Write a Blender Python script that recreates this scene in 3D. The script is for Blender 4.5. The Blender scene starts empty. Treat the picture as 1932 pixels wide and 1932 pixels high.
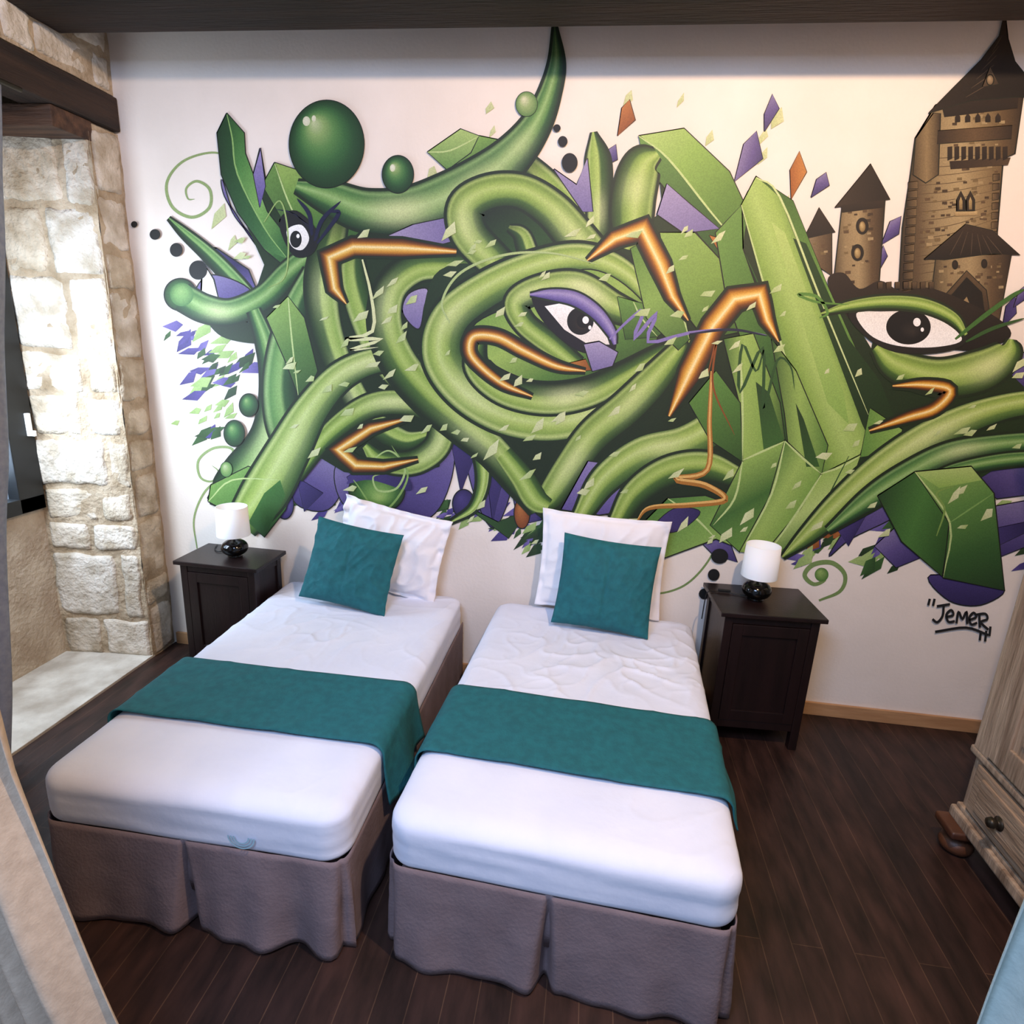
import bpy, bmesh, math, random
from mathutils import Matrix, Vector, noise
from mathutils.geometry import tessellate_polygon
random.seed(7)
sc=bpy.context.scene
col=sc.collection
sc.view_settings.view_transform='Standard'
# ------------------------------------------------------------------ camera
F,PITCH,YAW,ROLL,CH,D=1157,15.6,7,2.7,1.9,3.161
R3=Matrix.Rotation(math.radians(YAW),3,'Z')@Matrix.Rotation(math.radians(90-PITCH),3,'X')@Matrix.Rotation(math.radians(ROLL),3,'Z')
cd=bpy.data.cameras.new('camera'); cam=bpy.data.objects.new('camera',cd); col.objects.link(cam)
cd.sensor_width=36; cd.lens=36*F/1932
cam.matrix_world=Matrix.Translation((0,-D,CH))@R3.to_4x4()
sc.camera=cam
def W(px,py):
    d=R3@Vector(((px-966)/F,-(py-966)/F,-1)); t=D/d.y
    return d.x*t, CH+d.z*t
# ------------------------------------------------------------------ helpers
def lin(c): return c/12.92 if c<=.04045 else ((c+.055)/1.055)**2.4
def hx(h):
    h=h.lstrip('#'); return tuple(lin(int(h[i:i+2],16)/255) for i in (0,2,4))
def mixc(a,b,t): return tuple(a[i]*(1-t)+b[i]*t for i in range(3))
def stops(cs,u):
    u=max(0,min(1,u))*(len(cs)-1); i=min(int(u),len(cs)-2); return mixc(cs[i],cs[i+1],u-i)
def mat(name,colr,rough=.6,var=None,scale=8,bump=0,bscale=30,stretch=(1,1,1),metal=0,spec=.5,coat=0,trans=0,detail=6,attr=None):
    m=bpy.data.materials.new(name); m.use_nodes=True; nt=m.node_tree; b=nt.nodes['Principled BSDF']
    b.inputs['Roughness'].default_value=rough; b.inputs['Metallic'].default_value=metal
    b.inputs['Specular IOR Level'].default_value=spec; b.inputs['Coat Weight'].default_value=coat
    c=hx(colr) if isinstance(colr,str) else colr
    b.inputs['Base Color'].default_value=(*c,1)
    tc=nt.nodes.new('ShaderNodeTexCoord'); mp=nt.nodes.new('ShaderNodeMapping'); mp.inputs['Scale'].default_value=stretch
    nt.links.new(tc.outputs['Object'],mp.inputs['Vector'])
    n=nt.nodes.new('ShaderNodeTexNoise'); n.inputs['Scale'].default_value=scale; n.inputs['Detail'].default_value=detail
    nt.links.new(mp.outputs['Vector'],n.inputs['Vector'])
    c2=hx(var) if var else c
    mx=nt.nodes.new('ShaderNodeMix'); mx.data_type='RGBA'; mx.inputs['A'].default_value=(*c,1); mx.inputs['B'].default_value=(*c2,1)
    rp=nt.nodes.new('ShaderNodeMapRange'); rp.inputs['From Min'].default_value=.35; rp.inputs['From Max'].default_value=.65
    nt.links.new(n.outputs['Fac'],rp.inputs['Value']); nt.links.new(rp.outputs['Result'],mx.inputs['Factor'])
    out=mx.outputs['Result']
    if attr:
        at=nt.nodes.new('ShaderNodeAttribute'); at.attribute_name=attr
        mu=nt.nodes.new('ShaderNodeMix'); mu.data_type='RGBA'; mu.blend_type='MULTIPLY'; mu.inputs['Factor'].default_value=1
        nt.links.new(at.outputs['Color'],mu.inputs['A']); nt.links.new(out,mu.inputs['B']); out=mu.outputs['Result']
    nt.links.new(out,b.inputs['Base Color'])
    if bump:
        n2=nt.nodes.new('ShaderNodeTexNoise'); n2.inputs['Scale'].default_value=bscale; n2.inputs['Detail'].default_value=8
        nt.links.new(mp.outputs['Vector'],n2.inputs['Vector'])
        bp=nt.nodes.new('ShaderNodeBump'); bp.inputs['Strength'].default_value=bump; bp.inputs['Distance'].default_value=.02
        nt.links.new(n2.outputs['Fac'],bp.inputs['Height']); nt.links.new(bp.outputs['Normal'],b.inputs['Normal'])
    if trans: b.inputs['Transmission Weight'].default_value=trans
    return m
def mk(name,verts,faces,m,parent=None,smooth=True,cols=None,loc=None,rot=None):
    me=bpy.data.meshes.new(name); me.from_pydata([tuple(v) for v in verts],[],faces)
    if cols:
        a=me.color_attributes.new('Col','FLOAT_COLOR','POINT')
        flat=[]
        for c in cols: flat+= [c[0],c[1],c[2],1.0]
        a.data.foreach_set('color',flat)
    me.materials.append(m)
    if smooth: me.polygons.foreach_set('use_smooth',[True]*len(me.polygons))
    me.update()
    o=bpy.data.objects.new(name,me); col.objects.link(o)
    if parent: o.parent=parent
    if loc: o.location=loc
    if rot: o.rotation_euler=rot
    return o
def empty(name,loc,rz=0):
    o=bpy.data.objects.new(name,None); o.empty_display_size=.1; o.location=loc; o.rotation_euler=(0,0,rz); col.objects.link(o); return o
def tag(o,label,cat,group=None,kind=None):
    o['label']=label; o['category']=cat
    if group: o['group']=group
    if kind: o['kind']=kind
def struct(o): o['kind']='structure'
class G:
    def __init__(s): s.v=[]; s.f=[]; s.c=[]
    def add(s,v,f,c=None):
        b=len(s.v); s.v+= [tuple(x) for x in v]; s.f+=[tuple(i+b for i in q) for q in f]
        if c is not None: s.c+= c if isinstance(c,list) else [c]*len(v)
    def box(s,x0,x1,y0,y1,z0,z1,c=None,bev=0):
        if bev<=0:
            v=[(x,y,z) for x in (x0,x1) for y in (y0,y1) for z in (z0,z1)]
            s.add(v,[(0,1,3,2),(4,6,7,5),(0,4,5,1),(2,3,7,6),(0,2,6,4),(1,5,7,3)],c); return
        bm=bmesh.new(); bmesh.ops.create_cube(bm,size=1)
        for q in bm.verts: q.co=Vector(((x0+x1)/2+q.co.x*(x1-x0),(y0+y1)/2+q.co.y*(y1-y0),(z0+z1)/2+q.co.z*(z1-z0)))
        bmesh.ops.bevel(bm,geom=bm.edges[:],offset=bev,segments=2,affect='EDGES',profile=.6)
        bm.verts.index_update()
        s.add([q.co[:] for q in bm.verts],[[q.index for q in f.verts] for f in bm.faces],c); bm.free()
    def lathe(s,prof,cx,cy,n=32,c=None):
        v=[];f=[]
        for r,z in prof:
            for i in range(n):
                a=2*math.pi*i/n; v.append((cx+r*math.cos(a),cy+r*math.sin(a),z))
        for j in range(len(prof)-1):
            for i in range(n):
                f.append((j*n+i,j*n+(i+1)%n,(j+1)*n+(i+1)%n,(j+1)*n+i))
        s.add(v,f,c)
    def tube(s,pts,r,n=8):
        pts=[Vector(p) for p in pts]; v=[];f=[]
        for k,p in enumerate(pts):
            t=(pts[min(k+1,len(pts)-1)]-pts[max(k-1,0)]).normalized()
            a=t.cross(Vector((0,0,1))); 
            if a.length<.1: a=t.cross(Vector((0,1,0)))
            a.normalize(); b=t.cross(a)
            for i in range(n):
                w=2*math.pi*i/n; v.append(p+a*r*math.cos(w)+b*r*math.sin(w))
        for k in range(len(pts)-1):
            for i in range(n): f.append((k*n+i,k*n+(i+1)%n,(k+1)*n+(i+1)%n,(k+1)*n+i))
        s.add(v,f)
    def obj(s,name,m,parent=None,smooth=False,**k):
        return mk(name,s.v,s.f,m,parent,smooth,s.c if s.c else None,**k)
def cr(pts,n=8,closed=False):
    P=list(pts); out=[]
    N=len(P); rng=N if closed else N-1
    for i in range(rng):
        if closed: p0,p1,p2,p3=P[(i-1)%N],P[i],P[(i+1)%N],P[(i+2)%N]
        else:
            p1,p2=P[i],P[i+1]; p0=P[i-1] if i>0 else tuple(2*a-b for a,b in zip(p1,p2)); p3=P[i+2] if i+2<N else tuple(2*b-a for a,b in zip(p1,p2))
        for k in range(n):
            t=k/n
            out.append(tuple(.5*((2*b)+(-a+c)*t+(2*a-5*b+4*c-d)*t*t+(-a+3*b-3*c+d)*t**3) for a,b,c,d in zip(p0,p1,p2,p3)))
    if not closed: out.append(tuple(P[-1]))
    return out
def rbox(hx_,hy,hz,r,nx,ny,nz,cz=0,fn=None):
    bm=bmesh.new()
    def face(o,u,v,nu,nv):
        g=[[bm.verts.new(Vector(o)+Vector(u)*(i/nu)+Vector(v)*(j/nv)) for j in range(nv+1)] for i in range(nu+1)]
        for i in range(nu):
            for j in range(nv): bm.faces.new((g[i][j],g[i+1][j],g[i+1][j+1],g[i][j+1]))
    face((-hx_,-hy,hz),(2*hx_,0,0),(0,2*hy,0),nx,ny); face((-hx_,hy,-hz),(2*hx_,0,0),(0,-2*hy,0),nx,ny)
    face((-hx_,-hy,-hz),(2*hx_,0,0),(0,0,2*hz),nx,nz); face((hx_,hy,-hz),(-2*hx_,0,0),(0,0,2*hz),nx,nz)
    face((-hx_,hy,-hz),(0,-2*hy,0),(0,0,2*hz),ny,nz); face((hx_,-hy,-hz),(0,2*hy,0),(0,0,2*hz),ny,nz)
    bmesh.ops.remove_doubles(bm,verts=bm.verts[:],dist=1e-5)
    H=(hx_,hy,hz)
    for q in bm.verts:
        inner=[max(-(H[i]-r[i]),min(H[i]-r[i],q.co[i])) for i in range(3)]
        d=Vector([(q.co[i]-inner[i])/r[i] for i in range(3)])
        if d.length>1e-6: d.normalize()
        q.co=Vector([inner[i]+d[i]*r[i] for i in range(3)])
        if fn: q.co+=fn(q.co,d)
        q.co.z+=cz
    bm.verts.index_update()
    v=[q.co[:] for q in bm.verts]; f=[[q.index for q in fc.verts] for fc in bm.faces]; bm.free()
    return v,f
# ------------------------------------------------------------------ materials
M_wall=mat('plaster_wall','#ebe1d8',.88,'#e4dad0',3,.08,60)
M_mural=mat('mural_paint',(.96,.96,.96),.6,'#e2e2e2',180,.03,200,attr='Col')
M_stone=mat('limestone',(1,1,1),.92,'#cac2b5',9,.9,38,attr='Col')
M_beam=mat('dark_beam_wood','#1c110b',.75,'#2c1b12',6,.5,30,stretch=(.25,3,3))
M_lint=mat('lintel_wood','#1f140e',.8,'#3a281d',7,.6,30,stretch=(3,.3,3))
M_lint2=mat('lintel_pale_wood','#5e4230',.8,'#35231a',7,.5,30,stretch=(.4,3,3))
M_sheet=mat('white_cotton','#e3e7f6',.85,'#dce1f2',5,.14,12)
M_pil=mat('pillow_cotton','#f1eff3',.85,'#eae7ed',5,.2,14)
M_teal=mat('teal_cloth','#17666e',.85,'#135a62',30,.15,120)
M_taupe=mat('taupe_cloth','#7d6d70',.9,'#756568',12,.15,90)
M_blk=mat('black_brown_wood','#170e0e',.36,'#201313',6,.06,40,stretch=(3,3,.4))
M_lampb=mat('black_ceramic','#060607',.12)
M_cord=mat('black_cable','#0a0a0a',.5)
M_base=mat('pine_baseboard','#b98f66',.6,'#a77c55',10,.1,30,stretch=(.4,3,3))
M_arm=mat('weathered_oak','#b09a84',.68,'#806a57',9,.4,26,stretch=(3,3,.35))
M_armh=mat('weathered_oak_rail','#a9917a',.68,'#7c644f',9,.4,26,stretch=(3,.35,3))
M_foot=mat('turned_wood_foot','#5c3721',.5,'#40241a',9,.2,26)
M_metal=mat('aged_brass','#3b352c',.4,metal=.7)
M_winf=mat('anthracite_frame','#101214',.45)
M_white=mat('white_plastic','#e8e8e6',.4)
M_curt=mat('linen_curtain','#c2b19c',.9,'#b3a28e',40,.1,150)
M_curt2=mat('pale_blue_curtain','#b9c8c2',.9,'#acbcb7',40,.1,150)
M_niche=mat('niche_plaster','#c6b9a6',.95,'#a99884',7,.6,40)
M_ledge=mat('stone_ledge','#d8d4ca',.85,'#aea598',6,.5,25)
M_ceil=mat('ceiling_boards','#3a2a20',.8,'#2a1d16',5)
M_shade=mat('lamp_shade_fabric','#f6f6fa',.8)
M_shade.node_tree.nodes['Principled BSDF'].inputs['Subsurface Weight'].default_value=.15
mf=bpy.data.materials.new('dark_floor_planks'); mf.use_nodes=True; nt=mf.node_tree; b=nt.nodes['Principled BSDF']
tc=nt.nodes.new('ShaderNodeTexCoord'); mp=nt.nodes.new('ShaderNodeMapping'); mp.inputs['Rotation'].default_value=(0,0,math.radians(90))
nt.links.new(tc.outputs['Object'],mp.inputs['Vector'])
br=nt.nodes.new('ShaderNodeTexBrick'); nt.links.new(mp.outputs['Vector'],br.inputs['Vector'])
br.inputs['Scale'].default_value=1; br.inputs['Brick Width'].default_value=2.3; br.inputs['Row Height'].default_value=.1; br.inputs['Mortar Size'].default_value=.0016
br.inputs['Color1'].default_value=(*hx('#35241f'),1); br.inputs['Color2'].default_value=(*hx('#261a18'),1); br.inputs['Mortar'].default_value=(*hx('#4c3a2e'),1)
br.offset=.37
mp2=nt.nodes.new('ShaderNodeMapping'); mp2.inputs['Scale'].default_value=(6,1.6,1); nt.links.new(tc.outputs['Object'],mp2.inputs['Vector'])
n=nt.nodes.new('ShaderNodeTexNoise'); n.inputs['Scale'].default_value=3; n.inputs['Detail'].default_value=10; nt.links.new(mp2.outputs['Vector'],n.inputs['Vector'])
rp=nt.nodes.new('ShaderNodeValToRGB'); rp.color_ramp.elements[0].position=.32; rp.color_ramp.elements[0].color=(.42,.39,.38,1); rp.color_ramp.elements[1].position=.75; rp.color_ramp.elements[1].color=(1.7,1.55,1.5,1)
nt.links.new(n.outputs['Fac'],rp.inputs['Fac'])
mx=nt.nodes.new('ShaderNodeMix'); mx.data_type='RGBA'; mx.blend_type='MULTIPLY'; mx.inputs['Factor'].default_value=1
nt.links.new(br.outputs['Color'],mx.inputs['A']); nt.links.new(rp.outputs['Color'],mx.inputs['B']); nt.links.new(mx.outputs['Result'],b.inputs['Base Color'])
b.inputs['Roughness'].default_value=.48; b.inputs['Specular IOR Level'].default_value=.4
bp=nt.nodes.new('ShaderNodeBump'); bp.inputs['Strength'].default_value=.3; bp.inputs['Distance'].default_value=.01
nt.links.new(n.outputs['Fac'],bp.inputs['Height']); nt.links.new(bp.outputs['Normal'],b.inputs['Normal'])
M_floor=mf
mg=bpy.data.materials.new('window_glass'); mg.use_nodes=True; b=mg.node_tree.nodes['Principled BSDF']
b.inputs['Transmission Weight'].default_value=1; b.inputs['Roughness'].default_value=.0; b.inputs['IOR'].default_value=1.02; b.inputs['Base Color'].default_value=(.95,.98,1,1)
# ------------------------------------------------------------------ room shell
XL=-2.46; XR=2.3; ZC=3.55; YB=-4.2
g=G(); g.box(XL-.02,XR+.1,0,.15,-.02,ZC); o=g.obj('wall_back',M_wall); struct(o)
g=G(); g.box(XL,XR+.1,YB,0,-.05,0); o=g.obj('floor',M_floor); struct(o)
g=G(); g.box(XL-.6,XR+.1,YB,.15,ZC,ZC+.1); o=g.obj('ceiling',M_ceil); struct(o)
g=G(); g.box(XR,XR+.1,YB,0,0,ZC); o=g.obj('wall_right',M_wall); struct(o)
def stone_color():
    k=random.random()
    c=mixc(hx('#eee8de'),hx('#d2c4ae'),k*.9); s=random.uniform(.88,1.03)
    return tuple(x*s for x in c)
MORT=hx('#bfae96')
def stones(g,o,u,v,nrm,w,h,rows,cmin=.25,cmax=.5,dep=.03):
    o,u,v,nrm=Vector(o),Vector(u).normalized(),Vector(v).normalized(),Vector(nrm).normalized()
    nu,nv=max(2,int(w/.03)),max(2,int(h/.03)); vs=[];fs=[]
    for i in range(nu+1):
        for j in range(nv+1):
            p=o+u*(w*i/nu)+v*(h*j/nv); vs.append(p+nrm*(-.001+.012*noise.noise(p*6)+.004*noise.noise(p*25)))
    for i in range(nu):
        for j in range(nv): a=i*(nv+1)+j; fs.append((a,a+nv+1,a+nv+2,a+1))
    g.add(vs,fs,[tuple(c*(1+.25*noise.noise(Vector(p)*4)) for c in MORT) for p in vs])
    y=0
    while y<h-.04:
        rh=min(random.uniform(*rows),h-y)
        if h-y-rh<.08: rh=h-y
        x=0
        while x<w-.02:
            cw=min(random.uniform(cmin,cmax),w-x)
            if w-x-cw<.1: cw=w-x
            hw,hh=max(cw/2-random.uniform(.006,.024),.02),max(rh/2-random.uniform(.005,.02),.02)
            seed=Vector((random.random()*50,)*3)
            def fn(p,d,seed=seed):
                q=noise.noise_vector(p*9+seed)*.016
                q.z=noise.noise(p*8+seed)*.007+noise.noise(p*30+seed)*.004
                q.x+=noise.noise(p*28+seed)*.008; q.y+=noise.noise(p*26-seed)*.008
                return q
            r=min(.022,hw*.5,hh*.5)
            vs,fs=rbox(hw,hh,dep,(r,r,.012),max(6,int(hw*80)),max(6,int(hh*80)),2,0,fn)
            c=o+u*(x+cw/2)+v*(y+rh/2)-nrm*(dep-random.uniform(.003,.011))
            ang=random.uniform(-.02,.02)
            P=[c+u*(a*math.cos(ang)-b_*math.sin(ang))+v*(a*math.sin(ang)+b_*math.cos(ang))+nrm*k for a,b_,k in vs]
            g.add(P,fs,stone_color())
            x+=cw
        y+=rh
gm=G()
JY=-.2; NY=-1.5; XO=-2.97
gm.box(XL-.5,XL-.02,JY+.03,.15,-.02,ZC)
gm.box(XL-.5,XL-.015,NY-.0,JY+.03,2.96,ZC)
gm.box(XL-.5,XL-.015,YB,NY,-.02,ZC)
gm.box(XO-.12,XO,NY,JY+.1,-.02,.9)
gm.box(XO-.12,XO,NY,JY+.1,2.3,ZC)
gm.box(XO-.12,XO,JY-.1,JY+.1,.9,2.3)
o=gm.obj('wall_left',M_niche); struct(o)
gs=G()
stones(gs,(XO,JY-.06,0),(.51,.06,0),(0,0,1),(.11,-1,0),.515,2.76,(.16,.42),.2,.5,.035)
stones(gs,(XL+.0,JY,0),(0,1,0),(0,0,1),(1,0,0),.2,2.8,(.16,.36),.19,.2,.03)
stones(gs,(XL,-1.5,2.97),(0,1,0),(0,0,1),(1,0,0),1.5,.58,(.14,.22),.15,.35,.03)
stones(gs,(XL,-2.6,0),(0,1,0),(0,0,1),(1,0,0),1.08,3.5,(.16,.3),.2,.45,.03)
o=gs.obj('wall_left_stonework',M_stone,smooth=True); struct(o)
g=G(); g.box(XO,XL+.0,NY,JY+.02,-.05,.015,bev=.004); o=g.obj('trim_4',M_ledge); struct(o)
g=G(); g.box(XL-.16,XL+.02,NY-.15,-.005,2.81,2.96,bev=.008); o=g.obj('trim_2',M_lint); struct(o)
g=G(); g.box(XO,XL-.0,JY-.2,JY+.03,2.72,2.808,bev=.006); o=g.obj('trim_3',M_lint2); struct(o)
g=G()
for i in range(4): g.box(XO,XL-.17,NY+.02+i*.27,NY+.02+i*.27+.25,2.83,2.87,bev=.004)
o=g.obj('trim_5',mat('pale_soffit_boards','#c9ccd2',.7,'#a9adb5',6,.2,20)); struct(o)
g=G(); g.box(XL-.02,XR,-.56,-.28,3.115,3.42,bev=.012)
o=g.obj('trim_1',M_beam); struct(o)
g=G(); g.box(XL+.02,XR,-.016,0,0,.075,bev=.003); o=g.obj('baseboard_back',M_base); struct(o)
win=empty('window_1',(XO,0,0)); struct(win)
g=G()
y0,y1,z0,z1=NY+.05,-.27,.9,2.3
for (a,b_,c,d_) in ((y0,y1,z0,z0+.08),(y0,y1,z1-.08,z1),(y0,y0+.08,z0,z1),(y1-.15,y1,z0,z1),((y0+y1)/2-.04,(y0+y1)/2+.04,z0,z1)):
    g.box(-.03,.035,a,b_,c,d_,bev=.004)
g.obj('window_frame',M_winf,win)
g=G(); g.box(-.004,.004,y0+.05,y1-.05,z0+.05,z1-.05); g.obj('window_pane',mg,win)
g=G(); g.box(.03,.05,-.315,-.29,1.3,1.42,bev=.004); g.box(.045,.075,-.31,-.295,1.3,1.33,bev=.004); g.obj('window_handle',M_white,win)
# ------------------------------------------------------------------ MURAL
class Mural(G):
    def __init__(s): super().__init__(); s.k=0
    def y(s): return -.0012-s.k*.00001
    def put(s,pts,faces,cols):
        y=s.y(); s.k+=1
        vv=[]
        for p in pts:
            x,z=W(p[0],p[1]); vv.append((x,y,z))
        s.add(vv,faces,list(cols))
    def ribbon(s,pts,prof,ol=1.6,glow=(),dk=(),n=9,M=25,flip=False,sharp=False):
        if sharp:
            P=[]
            for a,b in zip(pts,pts[1:]):
                for k in range(3): t=k/3; P.append(tuple(a[i]*(1-t)+b[i]*t for i in range(3)))
            P.append(pts[-1])
        else: P=cr(pts,n)
        if ol:
            s._rib([(a,b,max(c,0)+5*ol) for a,b,c in P],[DKG,BLK,DKG],3,(),(),False,sharp)
        s._rib(P,prof,M,glow,dk,flip,sharp)
    def _rib(s,P,prof,M,glow,dk,flip,sharp=False):
        N=len(P); v=[];f=[];c=[]
        for i,(x,y,w) in enumerate(P):
            a=P[max(i-1,0)]; b=P[min(i+1,N-1)]
            if sharp:
                d1=Vector((x-a[0],y-a[1])) if i>0 else Vector((b[0]-x,b[1]-y)); d2=Vector((b[0]-x,b[1]-y)) if i<N-1 else d1
                d1=d1.normalized() if d1.length else d2.normalized(); d2=d2.normalized() if d2.length else d1
                tt=(d1+d2); tt=tt.normalized() if tt.length>.05 else d1
                tx,ty=tt; L=1; w=w/max(.75,tt.dot(d1))
            else: tx,ty=b[0]-a[0],b[1]-a[1]; L=math.hypot(tx,ty) or 1
            nx,ny=-ty/L,tx/L; t=i/(N-1); w=max(w,.5)
            for j in range(M):
                u=j/(M-1); o=(u-.5)*w; v.append((x+nx*o,y+ny*o))
                cc=stops(prof,1-u if flip else u)
                e=math.sin(math.pi*u)**2
                for gt,ga,gw in glow: cc=mixc(cc,GLW,min(.9,ga*e*math.exp(-((t-gt)/gw)**2)))
                for gt,ga,gw in dk: cc=mixc(cc,DKG,min(.97,ga*math.exp(-((t-gt)/gw)**2)))
                c.append(cc)
        for i in range(N-1):
            for j in range(M-1): f.append((i*M+j,i*M+j+1,(i+1)*M+j+1,(i+1)*M+j))
        s.put(v,f,c)
    def line(s,pts,w,c,taper=True,n=8):
        P=cr(pts,n); N=len(P)
        P=[(a[0],a[1],w*(math.sin(math.pi*min(1,max(0,.06+.94*i/(N-1))))**.5 if taper else 1)) for i,a in enumerate(P)]
        s._rib(P,[c,c],2,(),(),False)
    def hl(s,pts,w=3,c='#bfd48c'):
        s.line(pts,w,hx(c),True,4)
    def poly(s,pts,cs,ang=90,ol=2,smooth=False):
        if smooth: pts=cr(pts,6,True)
        cs=[hx(c) if isinstance(c,str) else c for c in cs]
        if len(cs)==1: cs=cs*2
        if ol:
            Q=list(pts)+[pts[0],pts[1]]
            s._rib([(a[0],a[1],ol*2) for a in Q],[BLK,BLK],2,(),(),False)
        dx,dy=math.cos(math.radians(ang)),math.sin(math.radians(ang))
        d=[p[0]*dx+p[1]*dy for p in pts]; lo,hi=min(d),max(d); K=1 if len(cs)==2 else (len(cs)-1)
        vv=[];ff=[];cc=[]
        for k in range(K):
            a=lo+(hi-lo)*k/K; b=lo+(hi-lo)*(k+1)/K
            q=clip(clip(list(pts),dx,dy,a,1),dx,dy,b,-1)
            if len(q)<3: continue
            base=len(vv); vv+=q
            cc+=[stops(cs,(p[0]*dx+p[1]*dy-lo)/(hi-lo+1e-9)) for p in q]
            for t in tessellate_polygon([[Vector((p[0],p[1],0)) for p in q]]): ff.append(tuple(base+i for i in t))
        s.put(vv,ff,cc)
    def ball(s,cx,cy,rx,ry,cs,hxo=-.3,hyo=-.45,ol=2,n=40,K=12):
        cs=[hx(c) if isinstance(c,str) else c for c in cs]
        if ol: s.ball(cx,cy,rx+ol,ry+ol,[BLK,BLK],0,0,0,n,1)
        v=[(cx+rx*hxo,cy+ry*hyo)]; c=[stops(cs,0)]; f=[]
        for k in range(1,K+1):
            r=k/K
            for i in range(n):
                a=2*math.pi*i/n
                v.append((cx+rx*(hxo*(1-r)+math.cos(a)*r),cy+ry*(hyo*(1-r)+math.sin(a)*r))); c.append(stops(cs,r))
        for i in range(n): f.append((0,1+i,1+(i+1)%n))
        for k in range(K-1):
            for i in range(n): f.append((1+k*n+i,1+k*n+(i+1)%n,1+(k+1)*n+(i+1)%n,1+(k+1)*n+i))
        s.put(v,f,c)
def clip(q,dx,dy,a,sg):
    out=[]; N=len(q)
    for i in range(N):
        p,r=q[i],q[(i+1)%N]; dp=(p[0]*dx+p[1]*dy-a)*sg; dr=(r[0]*dx+r[1]*dy-a)*sg
        if dp>=0: out.append((p[0],p[1]))
        if (dp>=0)!=(dr>=0):
            t=dp/(dp-dr); out.append((p[0]+(r[0]-p[0])*t,p[1]+(r[1]-p[1])*t))
    return out
BLK=hx('#11170d'); DKG=hx('#182a12'); GLW=hx('#e9efb4')
C=lambda *a:[hx(x) for x in a]
T1=C('#2a431d','#a7bf69','#77953f','#82a046','#94b152','#a6c062','#b3ca72','#a9c465','#98b556','#86a549','#77983f','#42642a','#37571f','#2c491c','#1f3515')
T2=C('#355424','#b3c877','#86a549','#92af50','#a3be5f','#adc569','#9ab556','#83a246','#4a6c2d','#3f6128','#345421','#28451c','#1c3114','#142510')
T3=C('#1c3a1c','#7fa563','#46763a','#558544','#6a964f','#83aa60','#99bd76','#84ab62','#6b974f','#588643','#2f5a2e','#274f27','#1f411f','#16301a')
T4=C('#3e6229','#b9cc7c','#86a549','#9ab656','#aec668','#bfd482','#b0c96e','#9db85b','#88a64c','#5d7f38','#4f7030','#3d5e28','#2c4a22')
F1=C('#26431c','#b3c877','#8aaa4c','#97b455','#a6c062','#a9c366','#3a5f28','#335622','#2a491d','#1f3917','#152a10')
F3=C('#1f3f1e','#94b873','#5a8a48','#6c9a52','#80a95f','#86ad64','#2c562b','#274d26','#1f401f','#18331a','#112613')
OR=C('#2a1306','#6f3f0c','#b87a1c','#d9a03a','#f2c766','#ffedb2','#e9b24c','#b87420','#7c4710','#522c0a','#2f1705')
PU=['#8378a6','#5c4f8a','#3a2f69']; PD=['#463a78','#2b2255']; LV=['#a398be','#766ba0']
m=Mural()
SW=hx('#93a86c'); SW2=hx('#7a9658')
m.line([(445,300),(400,288),(345,305),(315,345),(325,390),(362,410),(395,392),(396,358),(372,342),(352,355),(355,375),(368,376)],6,SW)
m.line([(372,1035),(366,980),(385,930),(420,895),(440,850),(405,845),(375,868),(378,900),(400,908),(412,890),(400,878)],5,SW)
m.line([(1545,1133),(1585,1115),(1594,1085),(1570,1062),(1535,1065),(1518,1085),(1535,1102),(1556,1094),(1550,1082)],9,SW2)
m.line([(1180,1100),(1230,1120),(1290,1105),(1335,1060),(1355,1010),(1350,960)],4,SW2)
m.ball(1550,1084,13,13,['#9dbb6a','#4c7a34'],ol=0)
def shard(x,y,s,c,a=None,ol=0):
    a=random.uniform(0,6.28) if a is None else a
    L=s*random.uniform(.85,1.2); w=s*random.uniform(.34,.55); k=random.uniform(-.3,.5)*s
    ca,sa=math.cos(a),math.sin(a)
    q=[(-L,-w*.3),(k,-w),(L,-w*random.uniform(.1,.7)),(L*random.uniform(0,.4),w*.9)]
    m.poly([(x+ca*p-sa*r,y+sa*p+ca*r) for p,r in q],c,random.uniform(0,180),ol)
def cluster(n,x0,y0,x1,y1,spread,size,pal):
    for i in range(n):
        t=random.random(); x=x0+(x1-x0)*t+random.gauss(0,spread); y=y0+(y1-y0)*t+random.gauss(0,spread*.6)
        shard(x,y,random.uniform(*size),random.choice(pal),random.uniform(-1.0,-.1),0)
PAL=[['#3c6430','#27451f'],['#564891','#3a3070'],['#a9c27a','#8fae63'],['#2b4a25','#1c3018'],['#7a6cae','#52468a']]
cluster(24,345,630,440,690,24,(12,25),PAL); cluster(22,360,740,450,690,20,(12,22),PAL); cluster(9,350,800,430,760,20,(8,18),PAL[2:3]); cluster(6,370,830,400,815,10,(16,28),PAL[:2])
cluster(60,560,930,900,975,24,(11,24),PAL); cluster(36,880,955,1030,1020,20,(12,26),PAL); cluster(20,1560,970,1720,970,26,(14,28),PAL[1:2]+PAL[4:]); cluster(34,1640,1060,1760,950,24,(14,28),PAL)
cluster(16,1020,1040,1060,960,16,(10,22),PAL); cluster(14,1500,1055,1600,1000,14,(12,26),[['#b5713a','#7a3d16']]+PAL); cluster(12,1850,900,1930,1060,18,(14,26),PAL)
PT=['#d0d5a2','#bcc78a']
for x,y,s in ((1185,190,18),(1285,190,14),(925,205,15),(1468,225,26),(1440,260,18),(1340,262,19),(1440,295,16),(415,410,26),(440,460,14),(815,330,20),(1480,390,20),(930,250,14)): shard(x,y,s,PT,-1.1)
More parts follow.
